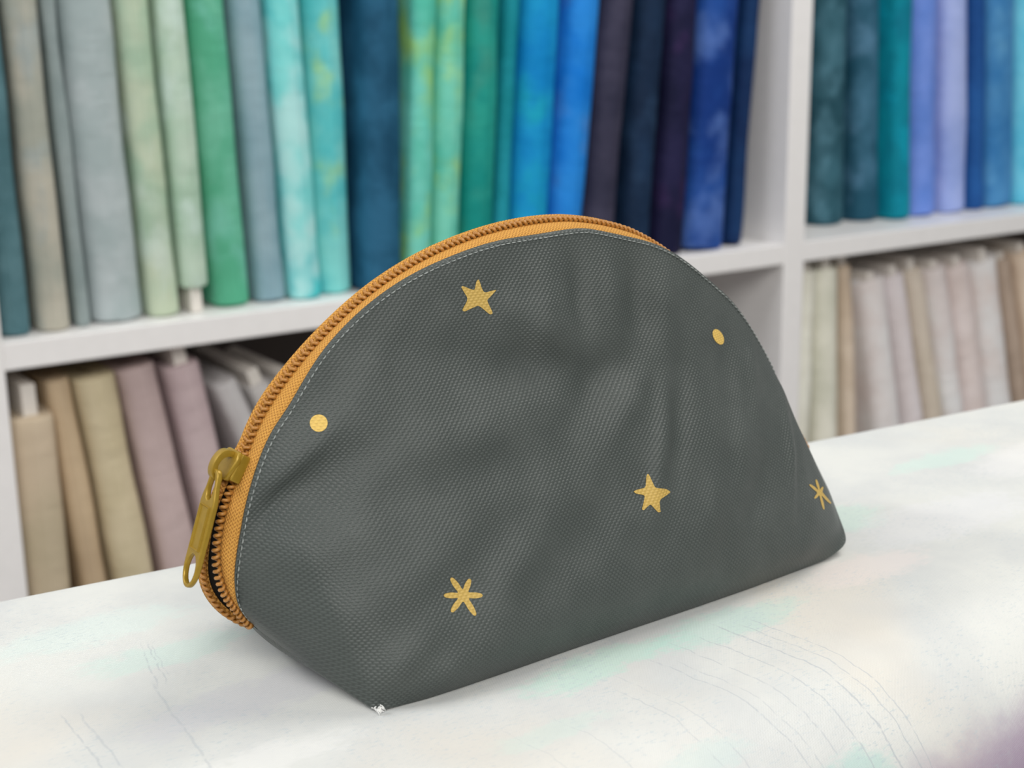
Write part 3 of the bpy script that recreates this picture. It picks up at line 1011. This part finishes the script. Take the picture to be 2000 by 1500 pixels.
# printed stars and dots: thin prints lying on the cloth
def print_on(name, outline, mat, rings=7):
    cx = sum(p[0] for p in outline) / len(outline)
    cy = sum(p[1] for p in outline) / len(outline)
    # densify and slightly round the outline
    dense = []
    m = len(outline)
    for i in range(m):
        a, b = outline[i], outline[(i + 1) % m]
        for j in range(5):
            dense.append((a[0] + (b[0] - a[0]) * j / 5, a[1] + (b[1] - a[1]) * j / 5))
    for _ in range(2):
        k = len(dense)
        dense = [(dense[i][0] * .5 + (dense[i - 1][0] + dense[(i + 1) % k][0]) * .25,
                  dense[i][1] * .5 + (dense[i - 1][1] + dense[(i + 1) % k][1]) * .25) for i in range(k)]
    vs, fs = [], []
    k = len(dense)
    for r in range(rings + 1):
        f = r / rings
        for (x, y) in (dense if r else [(cx, cy)]):
            p, n = shoot(TREE, cx + (x - cx) * f, cy + (y - cy) * f)
            if p is None:
                p, n, _i, _d = TREE.find_nearest(V((0.2, 0, 0.03)))
            if n.y > 0:
                n = -n
            vs.append(p + n * 0.00012)
    for i in range(k):
        fs.append((0, 1 + (i + 1) % k, 1 + i))
        for r in range(1, rings):
            a, b = 1 + (r - 1) * k + i, 1 + (r - 1) * k + (i + 1) % k
            fs.append((a, b, b + k, a + k))
    bm = bmesh.new()
    me = mesh(name, vs, fs)
    set_uv(me, lambda i, c: (c.x, c.z * 1.05))
    return obj(name, me, mat, pouch, True)

def arms(cx, cy, tips, w0, w1):
    """outline of an asterisk: each tip as (x, y) with arm width w0 at the heart and w1 near the tip"""
    tips = sorted(tips, key=lambda p: atan2(p[1] - cy, p[0] - cx))
    out, n = [], len(tips)
    for i, (x, y) in enumerate(tips):
        l = hypot(x - cx, y - cy)
        d = ((x - cx) / l, (y - cy) / l)
        s = (-d[1], d[0])
        for (f, w, sd) in ((0.62, w1, -1), (0.93, w1 * .62, -1), (1.0, 0, 0), (0.93, w1 * .62, 1), (0.62, w1, 1)):
            out.append((cx + d[0] * l * f + s[0] * w * sd, cy + d[1] * l * f + s[1] * w * sd))
        x2, y2 = tips[(i + 1) % n]
        l2 = hypot(x2 - cx, y2 - cy)
        e = (d[0] + (x2 - cx) / l2, d[1] + (y2 - cy) / l2)
        le = hypot(*e) or 1
        out.append((cx + e[0] / le * w0, cy + e[1] / le * w0))
    return out
# five-pointed star, top
star_a = [(935,545),(942,567),(947,572),(971,565),(960,577),(951,586),(953,592),(963,612),(957,615),(938,599),(932,597),(907,609),(902,606),(911,590),(913,582),(900,561),(903,558),(921,566),(927,566),(930,549)]
print_on('printed_star', star_a, M_PRINT)
# five-pointed star, right
star_b = [(1265,925),(1268,928),(1278,950),(1281,953),(1301,955),(1310,961),(1302,967),(1290,975),(1288,980),(1289,994),(1290,1000),(1285,1001),(1275,990),(1270,985),(1264,990),(1257,997),(1253,995),(1256,985),(1259,970),(1257,967),(1241,964),(1237,960),(1242,957),(1259,953),(1261,948),(1262,930)]
print_on('printed_star', star_b, M_PRINT)
print_on('printed_star', arms(905, 1163, [(866,1163),(880,1128),(918,1130),(943,1163),(929,1203),(881,1196)], 10, 6.0), M_PRINT)
print_on('printed_star', arms(1601, 962, [(1580,946),(1593,936),(1607,951),(1623,984),(1609,996),(1590,974)], 4.6, 2.6), M_PRINT)
def dot(cx, cy, a, b, ang):
    c, s = cos(radians(ang)), sin(radians(ang))
    return [(cx + a * cos(w) * c - b * sin(w) * s, cy + a * cos(w) * s + b * sin(w) * c) for w in [2 * pi * i / 20 for i in range(20)]]
print_on('printed_dot', dot(622.5, 826.5, 17.5, 17, 0), M_PRINT2)
print_on('printed_dot', dot(1402.5, 658, 16.5, 9.2, 62), M_PRINT2)

# ------------------------------------------------------------------ slider and pull tab
def curve_plate(name, loops, thick, bev):
    """flat outline with holes, extruded and rounded, as a mesh in its local XY plane"""
    cu = bpy.data.curves.new(name, 'CURVE')
    cu.dimensions = '2D'
    cu.fill_mode = 'BOTH'
    cu.extrude = thick / 2 - bev
    cu.bevel_depth = bev
    cu.bevel_resolution = 2
    cu.offset = -bev
    for lp in loops:
        s = cu.splines.new('POLY')
        s.points.add(len(lp) - 1)
        for q, (x, y) in zip(s.points, lp):
            q.co = (x, y, 0, 1)
        s.use_cyclic_u = True
    o = bpy.data.objects.new(name, cu)
    COL.objects.link(o)
    dg = bpy.context.evaluated_depsgraph_get()
    me = bpy.data.meshes.new_from_object(o.evaluated_get(dg))
    me.name = name
    bpy.data.objects.remove(o)
    bpy.data.curves.remove(cu)
    return me

def frame_obj(o, x, y, z, p):
    o.matrix_local = Matrix(((x.x, y.x, z.x, p.x), (x.y, y.y, z.y, p.y), (x.z, y.z, z.z, p.z), (0, 0, 0, 1)))

def slider():
    # frame: a = down the zipper towards the open end, b = across (from back to front), c = outward
    pT, pB = on_y(474, 885, YM), on_y(447, 938, YM)
    a = (pB - pT).normalized()
    b = V((0, -1, 0))
    c = a.cross(b).normalized()
    if c.x > 0:
        c = -c
    org = (pT + pB) / 2
    root_me = curve_plate('zipper_slider', [[(-.0044, -.0030), (-.0040, -.0040), (-.0015, -.0046), (.0012, -.0040), (.0044, -.0034), (.0048, -.0026), (.0048, .0026), (.0044, .0034),
                                            (.0012, .0040), (-.0015, .0046), (-.0040, .0040), (-.0044, .0030)]], 0.0016, 0.0004)
    s = obj('zipper_slider', root_me, M_GOLD, pouch)
    frame_obj(s, a, b, a.cross(b), org + c * 0.0024)
    sg = 1 if a.cross(b).dot(c) > 0 else -1
    # side flanges gripping the coils
    for sd in (-1, 1):
        fl = board('slider_flange', -.0042, .0042, sd * .0036 - .0007, sd * .0036 + .0007, -.0017, .0017, M_GOLD, s, 0.0004)
        fl.location = (0, 0, sg * -0.0020)
    # bridge: a flat strap arching over the top plate
    vs, fs = [], []
    N = 22
    for i in range(N + 1):
        w = pi * i / N
        x = .0012 - .0050 * cos(w)
        h = 0.0048 * (sin(w) ** 0.62)
        dx, dh = .0044 * sin(w), 0
        px, ph = (x, h)
        thick = 0.0016
        hi = 0.0048 * (max(sin(w), 0) ** 0.62)
        # inner and outer edge of the strap
        sx = .0012 - (.0050 - thick) * cos(w)
        sh = max(hi - thick, 0) if 0 < i < N else 0
        for (xx, hh) in ((x, h), (sx, sh)):
            for yy in (-.0015, .0015):
                vs.append(V((xx, yy, sg * (hh + 0.0004))))
    for i in range(N):
        p, q = i * 4, (i + 1) * 4
        fs += [(p, q, q + 1, p + 1), (p + 2, p + 3, q + 3, q + 2), (p, p + 2, q + 2, q), (p + 1, q + 1, q + 3, p + 3)]
    fs += [(0, 1, 3, 2), (N * 4, N * 4 + 2, N * 4 + 3, N * 4 + 1)]
    bm = bmesh.new()
    bm.from_mesh(mesh('bridge', vs, fs))
    bmesh.ops.remove_doubles(bm, verts=bm.verts, dist=1e-6)
    br = obj('slider_bridge', bm_mesh('slider_bridge', bm), M_GOLD, s, True)
    bv = br.modifiers.new('edge', 'BEVEL'); bv.width = 0.0003; bv.segments = 2; bv.limit_method = 'ANGLE'
    # pull tab, a part of the pouch hanging through the bridge
    t0, t1 = on_y(428, 917, YM - 0.002), on_y(367, 1146, YM - 0.001)
    ta = (t1 - t0).normalized()
    LT = (t1 - t0).length
    tn = V((ta.z, 0, -ta.x))
    if tn.x > 0:
        tn = -tn
    def oval(x0, x1, hw0, hw1, n=28):
        o = []
        for i in range(n):
            w = 2 * pi * i / n
            x = (x0 + x1) / 2 + (x1 - x0) / 2 * cos(w)
            f = (x - x0) / (x1 - x0)
            o.append((x, (hw0 + (hw1 - hw0) * f) * sin(w)))
        return o
    half = [(0.0, 0.0008), (0.0003, 0.0016), (0.0010, 0.0022), (0.0022, 0.0026), (0.0055, 0.0031), (0.0078, 0.0039), (0.0098, 0.0044), (0.013, 0.0045)]
    end = [(LT - 0.0070, 0.0045)]
    for i in range(1, 11):
        w = pi / 2 * i / 10
        end.append((LT - 0.0070 + 0.0070 * sin(w), 0.0045 * cos(w)))
    up = half + end
    outline = up + [(x, -y) for x, y in reversed(up[:-1])]
    me = curve_plate('pull_tab', [outline, oval(0.0013, 0.0092, 0.0015, 0.0024), oval(LT - 0.0100, LT - 0.0012, 0.0031, 0.0033)], 0.0017, 0.0004)
    tab = obj('pull_tab', me, M_GOLD, pouch)
    zz = ta.cross(b)
    frame_obj(tab, ta, b, zz, t0 + tn * 0.0004)
    sg2 = 1 if zz.dot(tn) > 0 else -1
    # raised rim of the sunken panel in the tab's middle
    vs, fs = [], []
    x0, x1, hw = 0.0108, LT - 0.0112, 0.0030
    rim = [V((x0, -hw, 0)), V((x0, hw, 0)), V((x1, hw, 0)), V((x1, -hw, 0))]
    inner = [V((x0 + .0006, -hw + .0006, 0)), V((x0 + .0006, hw - .0006, 0)), V((x1 - .0006, hw - .0006, 0)), V((x1 - .0006, -hw + .0006, 0))]
    bm = bmesh.new()
    A4 = [bm.verts.new(p + V((0, 0, sg2 * 0.00084))) for p in rim]
    B4 = [bm.verts.new(p + V((0, 0, sg2 * 0.0014)) + (q - p) * 0.35) for p, q in zip(rim, inner)]
    C4 = [bm.verts.new(p + V((0, 0, sg2 * 0.00086))) for p in inner]
    for X, Y in ((A4, B4), (B4, C4)):
        for i in range(4):
            bm.faces.new((X[i], X[(i + 1) % 4], Y[(i + 1) % 4], Y[i]))
    obj('tab_rim', bm_mesh('tab_rim', bm), M_GOLD, tab)
slider()
